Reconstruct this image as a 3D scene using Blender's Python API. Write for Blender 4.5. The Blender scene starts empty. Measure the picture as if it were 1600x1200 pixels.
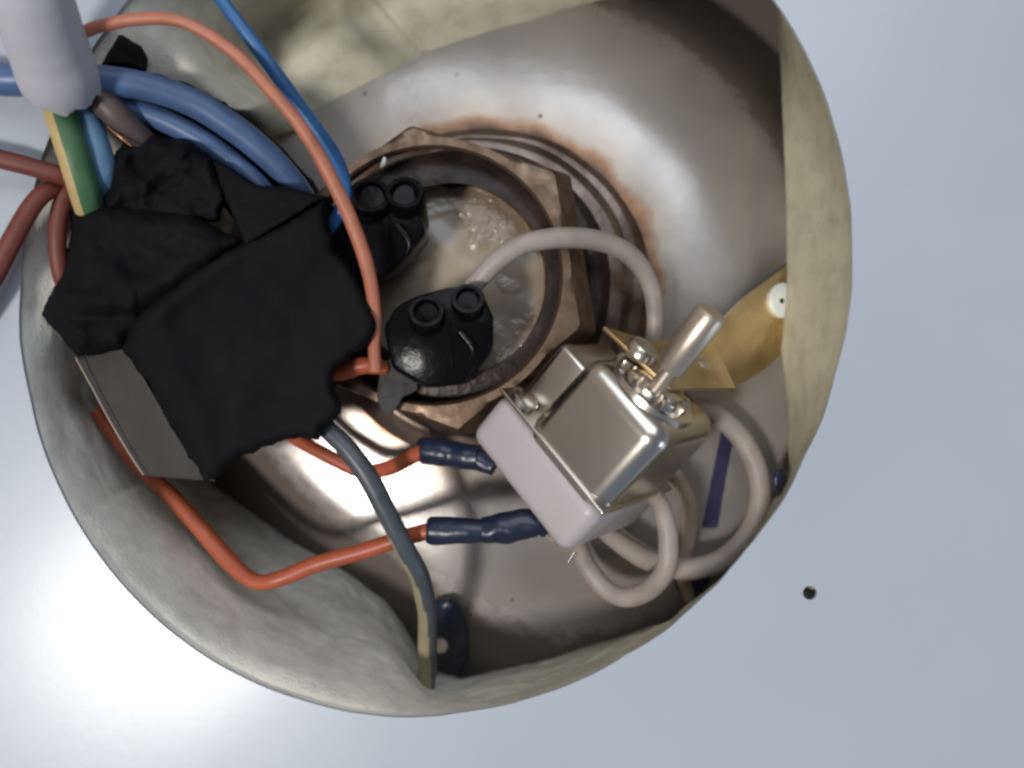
import bpy, bmesh, math, random
import numpy as np
from mathutils import Vector, Matrix, noise, geometry
random.seed(7)
R = math.radians
sc = bpy.context.scene
COL = sc.collection

# ------------------------------------------------------------ camera, world, lamps
K = 0.00013            # metres per photo pixel on the cover's plane
D = 0.18               # camera distance from the cover
FOC = 36.0 * D / (1600 * K)
cd = bpy.data.cameras.new("camera"); cam = bpy.data.objects.new("camera", cd); COL.objects.link(cam)
cam.location = (0, 0, D); cd.lens = FOC; cd.sensor_width = 36
cd.clip_start = 0.005; cd.clip_end = 20
cd.dof.use_dof = True; cd.dof.focus_distance = D + 0.004; cd.dof.aperture_fstop = 8
sc.camera = cam

w = bpy.data.worlds.new("World"); sc.world = w; w.use_nodes = True
wn = w.node_tree; bg = wn.nodes["Background"]; bg.inputs[1].default_value = 0.21
# a plain room: cool towards the window side, the far warm end brightened for reflections in the can
_tc = wn.nodes.new("ShaderNodeTexCoord"); _mp = wn.nodes.new("ShaderNodeMapping"); _mp.inputs["Rotation"].default_value = (0, 0, R(55))
_gr = wn.nodes.new("ShaderNodeTexGradient"); _cr = wn.nodes.new("ShaderNodeValToRGB")
wn.links.new(_tc.outputs["Generated"], _mp.inputs[0]); wn.links.new(_mp.outputs[0], _gr.inputs[0])
_mr = wn.nodes.new("ShaderNodeMapRange"); _mr.inputs[1].default_value = -1; _mr.inputs[2].default_value = 1
_sx = wn.nodes.new("ShaderNodeSeparateXYZ"); wn.links.new(_mp.outputs[0], _sx.inputs[0]); wn.links.new(_sx.outputs[0], _mr.inputs[0])
wn.links.new(_mr.outputs[0], _cr.inputs[0]); wn.links.new(_cr.outputs[0], bg.inputs[0])
_e = _cr.color_ramp.elements; _e[0].color = (1.9, 1.6, 1.35, 1); _e[1].color = (0.70, 0.85, 1.15, 1)
_k = _e.new(0.32); _k.color = (0.80, 0.72, 0.66, 1)

def area(name, loc, target, sx, sy, power, color):
    d = bpy.data.lights.new(name, 'AREA'); d.shape = 'RECTANGLE'; d.size = sx; d.size_y = sy
    d.energy = power; d.color = color
    o = bpy.data.objects.new(name, d); COL.objects.link(o); o.location = loc
    o.rotation_euler = (Vector(target) - Vector(loc)).to_track_quat('-Z', 'Y').to_euler()
    return o
area("room_lamp", (-0.385, -0.25, 0.84), (0, -0.02, -0.02), 0.12, 0.12, 6.4, (1.0, 0.96, 0.92))
area("window_daylight", (0.16, 0.74, 1.05), (0, 0, 0), 0.95, 0.8, 6.9, (0.80, 0.89, 1.0))
area("side_window", (0.62, -0.42, 0.20), (0, 0, 0), 0.16, 0.10, 0.55, (0.72, 0.84, 1.0))
sc.view_settings.view_transform = 'Standard'; sc.view_settings.look = 'None'
sc.view_settings.exposure = 0; sc.view_settings.gamma = 1
sc.cycles.use_denoising = True
sc.cycles.filter_width = 2.8
sc.cycles.max_bounces = 8

# ------------------------------------------------------------ helpers
def P(x, y, z=0.0):
    """world point seen at photo pixel x,y at height z (millimetres) over the cover"""
    z *= 0.001; s = K * (D - z) / D
    return Vector(((x - 800) * s, (600 - y) * s, z))
def rs(r, z=0.0): return r * K * (D - z * 0.001) / D

def thing(name, label, cat, loc=(0, 0, 0), group=None, kind=None):
    o = bpy.data.objects.new(name, None); COL.objects.link(o); o.location = loc
    o.empty_display_size = 0.01
    o["label"] = label; o["category"] = cat
    if group: o["group"] = group
    if kind: o["kind"] = kind
    return o
def top(o, label, cat, group=None, kind=None):
    o["label"] = label; o["category"] = cat
    if group: o["group"] = group
    if kind: o["kind"] = kind
    return o
def mesh(name, vs, fs, mat, parent=None, smooth=True, label=None, sharp=None):
    org = Vector((0, 0, 0))
    if parent is not None:
        q = parent
        while q is not None: org += q.location; q = q.parent
        loc = Vector((0, 0, 0))
    else:
        org = sum((Vector(v) for v in vs), Vector()) / max(1, len(vs)); loc = org
    me = bpy.data.meshes.new(name)
    me.from_pydata([tuple(Vector(v) - org) for v in vs], [], fs); me.update()
    if smooth:
        me.polygons.foreach_set('use_smooth', [True] * len(me.polygons))
        if sharp: me.set_sharp_from_angle(angle=R(sharp))
    mats = mat if isinstance(mat, (list, tuple)) else [mat]
    for m in mats: me.materials.append(m)
    o = bpy.data.objects.new(name, me); COL.objects.link(o); o.location = loc
    if parent is not None: o.parent = parent
    if label: o["label"] = label
    return o
def fixn(o, bevel=None, seg=2):
    bm = bmesh.new(); bm.from_mesh(o.data)
    bmesh.ops.recalc_face_normals(bm, faces=bm.faces)
    if bevel:
        es = [e for e in bm.edges if len(e.link_faces) == 2 and e.calc_face_angle(0) > 0.5]
        bmesh.ops.bevel(bm, geom=es, offset=bevel, segments=seg, profile=0.5, affect='EDGES', clamp_overlap=True)
    bm.to_mesh(o.data); bm.free()
    o.data.polygons.foreach_set('use_smooth', [True] * len(o.data.polygons))
    o.data.set_sharp_from_angle(angle=R(38))
    return o

def catmull(pts, n):
    out = []; m = len(pts)
    for i in range(m - 1):
        p0 = pts[max(i - 1, 0)]; p1 = pts[i]; p2 = pts[i + 1]; p3 = pts[min(i + 2, m - 1)]
        for k in range(n):
            t = k / n
            out.append([0.5 * (2 * b + (c - a) * t + (2 * a - 5 * b + 4 * c - d) * t * t + (3 * b - a - 3 * c + d) * t ** 3)
                        for a, b, c, d in zip(p0, p1, p2, p3)])
    out.append(list(pts[-1])); return out
def tube(name, pts, mat, parent=None, seg=20, n=9, cap=True, matfn=None, label=None, wob=0.0, wf=350):
    """pts: photo x, y, z mm, apparent radius px"""
    q = catmull([list(map(float, p)) for p in pts], n)
    C = [P(a[0], a[1], a[2]) for a in q]; rad = [rs(a[3], a[2]) for a in q]
    if wob and wf == 350:
        C = [c + Vector((noise.noise(c * 75), noise.noise(c * 75 + Vector((9, 0, 0))), noise.noise(c * 75 + Vector((0, 9, 0))))) * 0.0004 for c in C]
    vs = []; fs = []; mi = []
    T = (C[1] - C[0]).normalized(); N = T.orthogonal().normalized()
    sd = random.random() * 50
    for i, c in enumerate(C):
        T2 = (C[min(i + 1, len(C) - 1)] - C[max(i - 1, 0)]).normalized()
        N = (N - T2 * N.dot(T2)).normalized(); B = T2.cross(N)
        for j in range(seg):
            a = 2 * math.pi * j / seg
            d = N * math.cos(a) + B * math.sin(a)
            rr = rad[i]
            if wob: rr *= 1 + wob * noise.noise(Vector((c.x, c.y, c.z)) * wf + d * 1.2 + Vector((sd, 0, 0)))
            vs.append(c + d * rr)
    for i in range(len(C) - 1):
        for j in range(seg):
            a = i * seg + j; b = i * seg + (j + 1) % seg
            fs.append((a, b, b + seg, a + seg))
            if matfn: mi.append(matfn(i / (len(C) - 1), j / seg))
    if cap:
        fs.append(tuple(range(seg))[::-1]); fs.append(tuple(range(len(vs) - seg, len(vs))))
        if matfn: mi += [0, 0]
    o = mesh(name, vs, fs, mat, parent, label=label)
    if matfn: o.data.polygons.foreach_set('material_index', mi)
    o.data.set_sharp_from_angle(angle=R(50))
    return o
def lathe(name, C, axis, prof, mat, parent=None, seg=48, label=None, closed=False, wob=0.0):
    """prof: list of (radius m, height m along axis)"""
    ax = Vector(axis).normalized(); N = ax.orthogonal().normalized(); B = ax.cross(N)
    vs = []; fs = []
    for (r, h) in prof:
        for j in range(seg):
            a = 2 * math.pi * j / seg; d = N * math.cos(a) + B * math.sin(a)
            p = C + ax * h + d * r
            if wob: p += d * wob * noise.noise(p * 260)
            vs.append(p)
    m = len(prof)
    for i in range(m if closed else m - 1):
        for j in range(seg):
            a = i * seg + j; b = i * seg + (j + 1) % seg; i2 = ((i + 1) % m) * seg
            fs.append((a, b, i2 + (j + 1) % seg, i2 + j))
    if not closed:
        if prof[0][0] > 1e-6: fs.append(tuple(range(seg))[::-1])
        if prof[-1][0] > 1e-6: fs.append(tuple(range((m - 1) * seg, m * seg)))
    o = mesh(name, vs, fs, mat, parent, label=label)
    fixn(o); return o
def resample(poly, n):
    L = []; m = len(poly); tot = 0
    for i in range(m):
        a = Vector(poly[i]); b = Vector(poly[(i + 1) % m]); L.append((a, b, tot)); tot += (b - a).length
    out = []; k = 0
    for i in range(n):
        s = tot * i / n
        while k + 1 < m and L[k + 1][2] <= s: k += 1
        a, b, t0 = L[k]; out.append(a.lerp(b, (s - t0) / max((b - a).length, 1e-9)))
    return out
def mound(name, poly, zfn, zlow, mat, parent=None, n=220, rings=16, rough=1.5, fine=0.25, label=None, edge=0.12, drop=3.0):
    """a cushion with the given outline (photo px), front height zfn(x,y) mm, back at zlow mm"""
    pts = resample(poly, n)
    cx = sum(p.x for p in pts) / n; cy = sum(p.y for p in pts) / n
    mr = sum(math.hypot(p.x - cx, p.y - cy) for p in pts) / n
    out = []
    for i, p in enumerate(pts):
        tg = pts[(i + 1) % n] - pts[i - 1]; nr = Vector((tg.y, -tg.x)); nr = nr.normalized() if nr.length > 0 else nr
        j = noise.noise(Vector((p.x * 0.05, p.y * 0.05, 3.1))) * rough + noise.noise(Vector((p.x * 0.21, p.y * 0.21, 9))) * rough * 0.5
        out.append(p + nr * j)
    A = np.array([[p.x, p.y] for p in out]); B = np.roll(A, -1, axis=0)
    st = max(2.2, mr / 28)
    gx, gy = np.meshgrid(np.arange(A[:, 0].min(), A[:, 0].max(), st), np.arange(A[:, 1].min(), A[:, 1].max(), st * 0.87))
    gx[1::2] += st / 2
    G = np.c_[gx.ravel(), gy.ravel()]
    ins = np.zeros(len(G), bool); dist = np.full(len(G), 1e9)
    for a, b in zip(A, B):
        c = ((a[1] > G[:, 1]) != (b[1] > G[:, 1]))
        if a[1] != b[1]:
            xx = a[0] + (G[:, 1] - a[1]) * (b[0] - a[0]) / (b[1] - a[1]); ins ^= c & (G[:, 0] < xx)
        e = b - a; L = max(e @ e, 1e-9); t = np.clip(((G - a) @ e) / L, 0, 1)
        dist = np.minimum(dist, np.hypot(*(G - a - t[:, None] * e).T))
    k = ins & (dist > st * 0.35); G = G[k]; dist = dist[k]
    # one more row just inside the rim keeps the edge round
    V2 = [Vector(p) for p in out] + [Vector(g) for g in G.tolist()]
    D2 = [0.0] * n + dist.tolist()
    cv, ce, cf, ov, oe, of = geometry.delaunay_2d_cdt(V2, [(i, (i + 1) % n) for i in range(n)], [], 1, 1e-4)
    dd = [D2[o[0]] if o else 0.0 for o in ov]
    zl = zlow if callable(zlow) else (lambda x, y: zlow)
    W = edge * mr; vs = []
    for p, d in zip(cv, dd):
        e = min(1.0, d / W); rise = math.sqrt(max(0, 1 - (1 - e) ** 2))
        z = zfn(p.x, p.y) - drop * (1 - rise) + fine * noise.noise(Vector((p.x * 0.03, p.y * 0.03, 1))) * 3 + fine * 0.8 * noise.noise(Vector((p.x * 0.09, p.y * 0.09, 5)))
        vs.append(P(p.x, p.y, z))
    fs = [tuple(f) for f in cf]
    # back rim and back face
    cnt = {}
    for f in fs:
        for q in range(len(f)):
            e = (f[q], f[(q + 1) % len(f)])
            if (e[1], e[0]) in cnt: del cnt[(e[1], e[0])]
            else: cnt[e] = 1
    low = {}
    for (a, b) in cnt:
        for q in (a, b):
            if q not in low: low[q] = len(vs); vs.append(P(cv[q].x, cv[q].y, zl(cv[q].x, cv[q].y)))
    for (a, b) in cnt: fs.append((b, a, low[a], low[b]))
    nxt = {a: b for a, b in cnt}; st0 = next(iter(nxt)); lp = [st0]; q = nxt[st0]
    while q != st0 and len(lp) < len(nxt) + 1: lp.append(q); q = nxt[q]
    fs.append(tuple(low[q] for q in lp)[::-1])
    o = mesh(name, vs, fs, mat, parent, label=label)
    bm = bmesh.new(); bm.from_mesh(o.data); bmesh.ops.recalc_face_normals(bm, faces=bm.faces); bm.to_mesh(o.data); bm.free()
    o.data.polygons.foreach_set('use_smooth', [True] * len(o.data.polygons)); o.data.set_sharp_from_angle(angle=R(75))
    return o
def slab(name, pts3, thick, mat, parent=None, label=None, bevel=None, dirn=None):
    """a thin sheet: world corner points, extruded by thick metres along its normal"""
    pts3 = [Vector(p) for p in pts3]
    nrm = Vector()
    for i in range(len(pts3)):
        a, b = pts3[i], pts3[(i + 1) % len(pts3)]; nrm += a.cross(b)
    nrm = Vector(dirn).normalized() if dirn is not None else nrm.normalized()
    n = len(pts3); vs = pts3 + [p - nrm * thick for p in pts3]
    fs = [tuple(range(n)), tuple(range(n, 2 * n))[::-1]] + [(i, i + n, (i + 1) % n + n, (i + 1) % n) for i in range(n)]
    o = mesh(name, vs, fs, mat, parent, label=label); fixn(o, bevel); return o

# ------------------------------------------------------------ materials
def mat(name, col, rough=0.5, metal=0.0, col2=None, nscale=120, ndet=6, bump=0.0, bscale=900, spec=0.5,
        rough2=None, lo=0.35, hi=0.65, coat=0.0, extra=None, sss=0.0):
    if 'insulation' in name or 'silicone' in name or 'stripe' in name: col2 = [c * 0.74 for c in col]; nscale = 190; lo = .42; hi = .8
    m = bpy.data.materials.new(name); m.use_nodes = True; nt = m.node_tree; N = nt.nodes; L = nt.links
    b = N["Principled BSDF"]
    b.inputs["Roughness"].default_value = rough; b.inputs["Metallic"].default_value = metal
    b.inputs["Specular IOR Level"].default_value = spec
    if coat: b.inputs["Coat Weight"].default_value = coat; b.inputs["Coat Roughness"].default_value = 0.12
    tc = N.new("ShaderNodeTexCoord")
    nz = N.new("ShaderNodeTexNoise"); nz.inputs["Scale"].default_value = nscale; nz.inputs["Detail"].default_value = ndet
    L.new(tc.outputs["Object"], nz.inputs["Vector"])
    rp = N.new("ShaderNodeMapRange"); rp.inputs[1].default_value = lo; rp.inputs[2].default_value = hi
    L.new(nz.outputs["Fac"], rp.inputs[0])
    mx = N.new("ShaderNodeMix"); mx.data_type = 'RGBA'
    mx.inputs[6].default_value = (*col, 1); mx.inputs[7].default_value = (*(col2 or [c * 0.85 for c in col]), 1)
    L.new(rp.outputs[0], mx.inputs[0]); L.new(mx.outputs[2], b.inputs["Base Color"])
    if rough2 is not None:
        mr = N.new("ShaderNodeMapRange"); mr.inputs[1].default_value = lo; mr.inputs[2].default_value = hi
        mr.inputs[3].default_value = rough; mr.inputs[4].default_value = rough2
        L.new(nz.outputs["Fac"], mr.inputs[0]); L.new(mr.outputs[0], b.inputs["Roughness"])
    if bump:
        n2 = N.new("ShaderNodeTexNoise"); n2.inputs["Scale"].default_value = bscale; n2.inputs["Detail"].default_value = 5
        L.new(tc.outputs["Object"], n2.inputs["Vector"])
        bp = N.new("ShaderNodeBump"); bp.inputs["Strength"].default_value = 1.0; bp.inputs["Distance"].default_value = bump
        L.new(n2.outputs["Fac"], bp.inputs["Height"]); L.new(bp.outputs[0], b.inputs["Normal"])
    if extra: extra(nt, b, tc, mx)
    return m

M = {}
def paint_x(nt, b, tc, mx):
    N = nt.nodes; L = nt.links
    v = N.new("ShaderNodeTexVoronoi"); v.inputs["Scale"].default_value = 26; L.new(tc.outputs["Object"], v.inputs["Vector"])
    m = N.new("ShaderNodeMapRange"); m.inputs[1].default_value = 0.005; m.inputs[2].default_value = 0.014; L.new(v.outputs["Distance"], m.inputs[0])
    c = N.new("ShaderNodeMix"); c.data_type = 'RGBA'; c.inputs[6].default_value = (0.16, 0.15, 0.14, 1)
    L.new(m.outputs[0], c.inputs[0]); L.new(mx.outputs[2], c.inputs[7])
    L.new(c.outputs[2], b.inputs["Base Color"])
    g = N.new("ShaderNodeTexNoise"); g.inputs["Scale"].default_value = 35; g.inputs["Detail"].default_value = 6; L.new(tc.outputs["Object"], g.inputs["Vector"])
    q = N.new("ShaderNodeMapRange"); q.inputs[3].default_value = 0.24; q.inputs[4].default_value = 0.34; L.new(g.outputs["Fac"], q.inputs[0]); L.new(q.outputs[0], b.inputs["Roughness"])
M['paint'] = mat("white_paint", (0.41, 0.455, 0.505), 0.30, col2=(0.39, 0.435, 0.485), nscale=22, bump=0.00001, bscale=420, spec=0.62, extra=paint_x)
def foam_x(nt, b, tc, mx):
    """the foam yellows towards one side of the opening, darkened there for rim shade"""
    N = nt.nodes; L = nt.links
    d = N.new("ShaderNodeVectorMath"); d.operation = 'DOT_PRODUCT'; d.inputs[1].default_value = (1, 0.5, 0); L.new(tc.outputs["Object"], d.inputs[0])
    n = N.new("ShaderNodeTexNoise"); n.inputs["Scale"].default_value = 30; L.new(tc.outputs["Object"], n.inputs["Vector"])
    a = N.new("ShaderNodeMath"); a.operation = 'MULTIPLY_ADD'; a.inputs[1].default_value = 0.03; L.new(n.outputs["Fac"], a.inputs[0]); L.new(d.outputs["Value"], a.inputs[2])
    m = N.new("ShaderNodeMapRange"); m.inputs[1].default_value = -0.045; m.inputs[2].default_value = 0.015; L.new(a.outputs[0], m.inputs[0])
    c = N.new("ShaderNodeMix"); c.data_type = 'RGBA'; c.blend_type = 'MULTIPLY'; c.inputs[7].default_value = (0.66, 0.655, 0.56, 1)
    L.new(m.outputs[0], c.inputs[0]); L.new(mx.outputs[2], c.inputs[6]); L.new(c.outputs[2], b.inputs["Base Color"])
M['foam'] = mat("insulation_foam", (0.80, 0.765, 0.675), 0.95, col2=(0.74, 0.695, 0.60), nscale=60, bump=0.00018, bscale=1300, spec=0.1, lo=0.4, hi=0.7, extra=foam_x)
M['rim'] = mat("cut_edge", (0.36, 0.36, 0.26), 0.6, bump=0.0001, bscale=500)

RESID = P(798, 436, -35.0) - P(762, 452, -35.0)
def tank_x(nt, b, tc, mx):
    N = nt.nodes; L = nt.links
    ln = N.new("ShaderNodeVectorMath"); ln.operation = 'LENGTH'; L.new(tc.outputs["Object"], ln.inputs[0])
    nz = N.new("ShaderNodeTexNoise"); nz.inputs["Scale"].default_value = 70; nz.inputs["Detail"].default_value = 5
    L.new(tc.outputs["Object"], nz.inputs["Vector"])
    ad = N.new("ShaderNodeMath"); ad.operation = 'MULTIPLY_ADD'; ad.inputs[1].default_value = 0.010
    L.new(nz.outputs["Fac"], ad.inputs[0]); L.new(ln.outputs["Value"], ad.inputs[2])
    cr = N.new("ShaderNodeValToRGB"); mr = N.new("ShaderNodeMapRange")
    mr.inputs[1].default_value = 0.041; mr.inputs[2].default_value = 0.057
    L.new(ad.outputs[0], mr.inputs[0]); L.new(mr.outputs[0], cr.inputs[0])
    e = cr.color_ramp.elements
    e[0].position = 0.0; e[0].color = (0.07, 0.04, 0.025, 1)
    e[1].position = 1.0; e[1].color = (1, 1, 1, 1)
    for p, c in ((0.24, (0.16, 0.09, 0.055, 1)), (0.36, (0.58, 0.33, 0.18, 1)), (0.5, (0.92, 0.84, 0.74, 1))):
        k = cr.color_ramp.elements.new(p); k.color = c
    m1 = N.new("ShaderNodeMix"); m1.data_type = 'RGBA'; m1.blend_type = 'MULTIPLY'; m1.inputs[0].default_value = 1
    L.new(mx.outputs[2], m1.inputs[6]); L.new(cr.outputs[0], m1.inputs[7])
    # specks of dirt
    vo = N.new("ShaderNodeTexVoronoi"); vo.inputs["Scale"].default_value = 95; vo.inputs["Randomness"].default_value = 1
    L.new(tc.outputs["Object"], vo.inputs["Vector"])
    lt = N.new("ShaderNodeMapRange"); lt.inputs[1].default_value = 0.035; lt.inputs[2].default_value = 0.065
    L.new(vo.outputs["Distance"], lt.inputs[0])
    n3 = N.new("ShaderNodeTexNoise"); n3.inputs["Scale"].default_value = 25
    L.new(tc.outputs["Object"], n3.inputs["Vector"])
    g = N.new("ShaderNodeMapRange"); g.inputs[1].default_value = 0.46; g.inputs[2].default_value = 0.50
    g.inputs[3].default_value = 1; g.inputs[4].default_value = 0
    L.new(n3.outputs["Fac"], g.inputs[0])
    mxx = N.new("ShaderNodeMath"); mxx.operation = 'MAXIMUM'; L.new(lt.outputs[0], mxx.inputs[0]); L.new(g.outputs[0], mxx.inputs[1])
    m2 = N.new("ShaderNodeMix"); m2.data_type = 'RGBA'; m2.inputs[6].default_value = (0.06, 0.05, 0.045, 1)
    L.new(mxx.outputs[0], m2.inputs[0]); L.new(m1.outputs[2], m2.inputs[7]); L.new(m2.outputs[2], b.inputs["Base Color"])
    # fine scratches
    mp = N.new("ShaderNodeMapping"); mp.inputs["Scale"].default_value = (60, 1400, 400); mp.inputs["Rotation"].default_value = (0, 0, 0.9)
    L.new(tc.outputs["Object"], mp.inputs[0])
    n4 = N.new("ShaderNodeTexNoise"); n4.inputs["Scale"].default_value = 1; n4.inputs["Detail"].default_value = 3
    L.new(mp.outputs[0], n4.inputs["Vector"])
    n5 = N.new("ShaderNodeTexNoise"); n5.inputs["Scale"].default_value = 45; n5.inputs["Detail"].default_value = 4
    L.new(tc.outputs["Object"], n5.inputs["Vector"])
    # brown foam residue past the shoulder of the dome
    sb = N.new("ShaderNodeVectorMath"); sb.operation = 'SUBTRACT'; sb.inputs[1].default_value = RESID
    L.new(tc.outputs["Object"], sb.inputs[0])
    fl_ = N.new("ShaderNodeVectorMath"); fl_.operation = 'MULTIPLY'; fl_.inputs[1].default_value = (1, 1, 0); L.new(sb.outputs[0], fl_.inputs[0])
    l2 = N.new("ShaderNodeVectorMath"); l2.operation = 'LENGTH'; L.new(fl_.outputs[0], l2.inputs[0])
    n6 = N.new("ShaderNodeTexNoise"); n6.inputs["Scale"].default_value = 180; n6.inputs["Detail"].default_value = 6; n6.inputs["Roughness"].default_value = 0.7
    L.new(tc.outputs["Object"], n6.inputs["Vector"])
    a2 = N.new("ShaderNodeMath"); a2.operation = 'MULTIPLY_ADD'; a2.inputs[1].default_value = 0.010
    L.new(n6.outputs["Fac"], a2.inputs[0]); L.new(l2.outputs["Value"], a2.inputs[2])
    dt = N.new("ShaderNodeVectorMath"); dt.operation = 'DOT_PRODUCT'; dt.inputs[1].default_value = (0.66, -0.75, 0); L.new(sb.outputs[0], dt.inputs[0])
    dm = N.new("ShaderNodeMapRange"); dm.inputs[1].default_value = 0.035; dm.inputs[2].default_value = 0.075; dm.inputs[4].default_value = 0.016; L.new(dt.outputs["Value"], dm.inputs[0])
    ds = N.new("ShaderNodeMath"); ds.operation = 'SUBTRACT'; L.new(a2.outputs[0], ds.inputs[0]); L.new(dm.outputs[0], ds.inputs[1]); a2 = ds
    rf = N.new("ShaderNodeMapRange"); rf.inputs[1].default_value = 0.0765; rf.inputs[2].default_value = 0.0805
    L.new(a2.outputs[0], rf.inputs[0])
    m3 = N.new("ShaderNodeMix"); m3.data_type = 'RGBA'; m3.inputs[7].default_value = (0.115, 0.095, 0.080, 1)
    L.new(rf.outputs[0], m3.inputs[0]); L.new(m2.outputs[2], m3.inputs[6]); L.new(m3.outputs[2], b.inputs["Base Color"])
    mm = N.new("ShaderNodeMapRange"); mm.inputs[3].default_value = 0.50; mm.inputs[4].default_value = 0.0
    L.new(rf.outputs[0], mm.inputs[0]); L.new(mm.outputs[0], b.inputs["Metallic"])
    rg = N.new("ShaderNodeMix"); rg.data_type = 'FLOAT'; rg.inputs[3].default_value = 0.9
    L.new(rf.outputs[0], rg.inputs[0]); L.new(b.inputs["Roughness"].links[0].from_socket, rg.inputs[2]); L.new(rg.outputs[0], b.inputs["Roughness"])
    b1 = N.new("ShaderNodeBump"); b1.inputs["Distance"].default_value = 0.000006; L.new(n4.outputs["Fac"], b1.inputs["Height"])
    b2 = N.new("ShaderNodeBump"); b2.inputs["Distance"].default_value = 0.0006; b2.inputs["Strength"].default_value = 0.35
    L.new(n5.outputs["Fac"], b2.inputs["Height"]); L.new(b1.outputs[0], b2.inputs["Normal"]); L.new(b2.outputs[0], b.inputs["Normal"])
M['tank'] = mat("dull_steel", (0.45, 0.42, 0.395), 0.21, 0.45, col2=(0.30, 0.275, 0.255), nscale=30, rough2=0.28, extra=tank_x)
M['brass'] = mat("tarnished_brass", (0.22, 0.155, 0.108), 0.35, 0.85, col2=(0.125, 0.085, 0.06), nscale=320, bump=0.00007, bscale=600, rough2=0.5)
M['goldbrass'] = mat("yellow_brass", (0.80, 0.64, 0.36), 0.26, 0.95, col2=(0.38, 0.27, 0.14), nscale=60, bump=0.00025, bscale=90, rough2=0.42)
M['dark_ring'] = mat("sooty_steel", (0.05, 0.036, 0.03), 0.38, 0.5, col2=(0.02, 0.014, 0.012), nscale=130, bump=0.0002, bscale=500)
M['collar'] = mat("collar_steel", (0.27, 0.215, 0.18), 0.38, 0.8, col2=(0.09, 0.06, 0.048), nscale=90, bump=0.0002, bscale=300)
def resin_x(nt, b, tc, mx):
    N = nt.nodes; L = nt.links
    a = N.new("ShaderNodeTexNoise"); a.inputs["Scale"].default_value = 75; L.new(tc.outputs["Object"], a.inputs["Vector"])
    k = N.new("ShaderNodeMapRange"); k.inputs[1].default_value = 0.53; k.inputs[2].default_value = 0.63; L.new(a.outputs["Fac"], k.inputs[0])
    h = N.new("ShaderNodeTexNoise"); h.inputs["Scale"].default_value = 520; h.inputs["Detail"].default_value = 3; L.new(tc.outputs["Object"], h.inputs["Vector"])
    m = N.new("ShaderNodeMath"); m.operation = 'MULTIPLY'; L.new(h.outputs["Fac"], m.inputs[0]); L.new(k.outputs[0], m.inputs[1])
    bp = N.new("ShaderNodeBump"); bp.inputs["Distance"].default_value = 0.0008; L.new(m.outputs[0], bp.inputs["Height"]); L.new(bp.outputs[0], b.inputs["Normal"])
    L.new(bp.outputs[0], b.inputs["Coat Normal"])
M['resin'] = mat("potting_resin", (0.33, 0.265, 0.19), 0.32, 0.0, col2=(0.22, 0.17, 0.12), nscale=60, coat=0.45, spec=0.6, extra=resin_x)
M['chrome'] = mat("plated_steel", (0.66, 0.62, 0.56), 0.25, 1.0, col2=(0.58, 0.54, 0.48), nscale=45, bump=0.00006, bscale=90, rough2=0.28)
M['steel'] = mat("shaft_steel", (0.60, 0.52, 0.43), 0.36, 0.85, bump=0.00002, bscale=800)
M['ceramic'] = mat("white_ceramic", (0.44, 0.40, 0.41), 0.42, col2=(0.42, 0.38, 0.385), nscale=60, bump=0.00002, bscale=500)
M['whitenylon'] = mat("white_rivet", (0.78, 0.80, 0.76), 0.4)
M['blackp'] = mat("black_plastic", (0.004, 0.004, 0.005), 0.22, bump=0.00015, bscale=350, spec=0.12)
M['hole'] = mat("terminal_bore", (0.01, 0.01, 0.011), 0.7)
M['tape'] = mat("black_cloth_tape", (0.006, 0.006, 0.008), 0.7, col2=(0.009, 0.009, 0.010), nscale=60, bump=0.00006, bscale=1500, spec=0.06)
M['tape_sheen'] = mat("tape_sheen_grey", (0.050, 0.046, 0.043), 0.75, col2=(0.042, 0.038, 0.036), nscale=90, bump=0.0001, bscale=700)  # the black tape made greyer to stand for reflected light
M['orange'] = mat("salmon_insulation", (0.44, 0.155, 0.095), 0.5, col2=(0.40, 0.14, 0.09), nscale=80, bump=0.00003, bscale=400)
M['red'] = mat("orange_red_insulation", (0.40, 0.088, 0.040), 0.42, col2=(0.29, 0.058, 0.028), nscale=90, bump=0.00004, bscale=400)
M['darkred'] = mat("brick_red_insulation", (0.15, 0.036, 0.026), 0.55, col2=(0.12, 0.028, 0.021), nscale=90, bump=0.00004, bscale=400)
M['blue'] = mat("blue_insulation", (0.028, 0.115, 0.30), 0.4, col2=(0.025, 0.10, 0.26), nscale=90, bump=0.00003, bscale=400)
M['bluethick'] = mat("slate_blue_insulation", (0.070, 0.125, 0.25), 0.40, col2=(0.06, 0.10, 0.21), nscale=60, bump=0.00003, bscale=300)
M['teal'] = mat("pale_blue_insulation", (0.10, 0.20, 0.32), 0.42, bump=0.00003)
M['navy'] = mat("navy_sleeve", (0.012, 0.020, 0.042), 0.32, col2=(0.012, 0.018, 0.04), nscale=200, bump=0.0002, bscale=400)
M['sheath'] = mat("white_sheath", (0.48, 0.48, 0.525), 0.65, col2=(0.44, 0.44, 0.475), nscale=50, bump=0.00006, bscale=260)
M['silicone'] = mat("cream_silicone", (0.34, 0.295, 0.262), 0.5, col2=(0.31, 0.25, 0.215), nscale=120, bump=0.00003, bscale=500)
M['silicone2'] = mat("yellowed_silicone", (0.40, 0.33, 0.25), 0.5, col2=(0.34, 0.27, 0.20), nscale=120)
M['green'] = mat("green_stripe", (0.055, 0.14, 0.065), 0.5)
M['yellow'] = mat("faded_yellow_stripe", (0.50, 0.38, 0.17), 0.5)
M['greyblue'] = mat("grey_blue_stripe", (0.060, 0.072, 0.085), 0.42)
M['beige'] = mat("dull_beige_stripe", (0.27, 0.24, 0.15), 0.45)
M['brownins'] = mat("brown_insulation", (0.085, 0.062, 0.058), 0.5)
M['copper'] = mat("copper_strand", (0.55, 0.25, 0.13), 0.35, 0.9)
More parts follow.
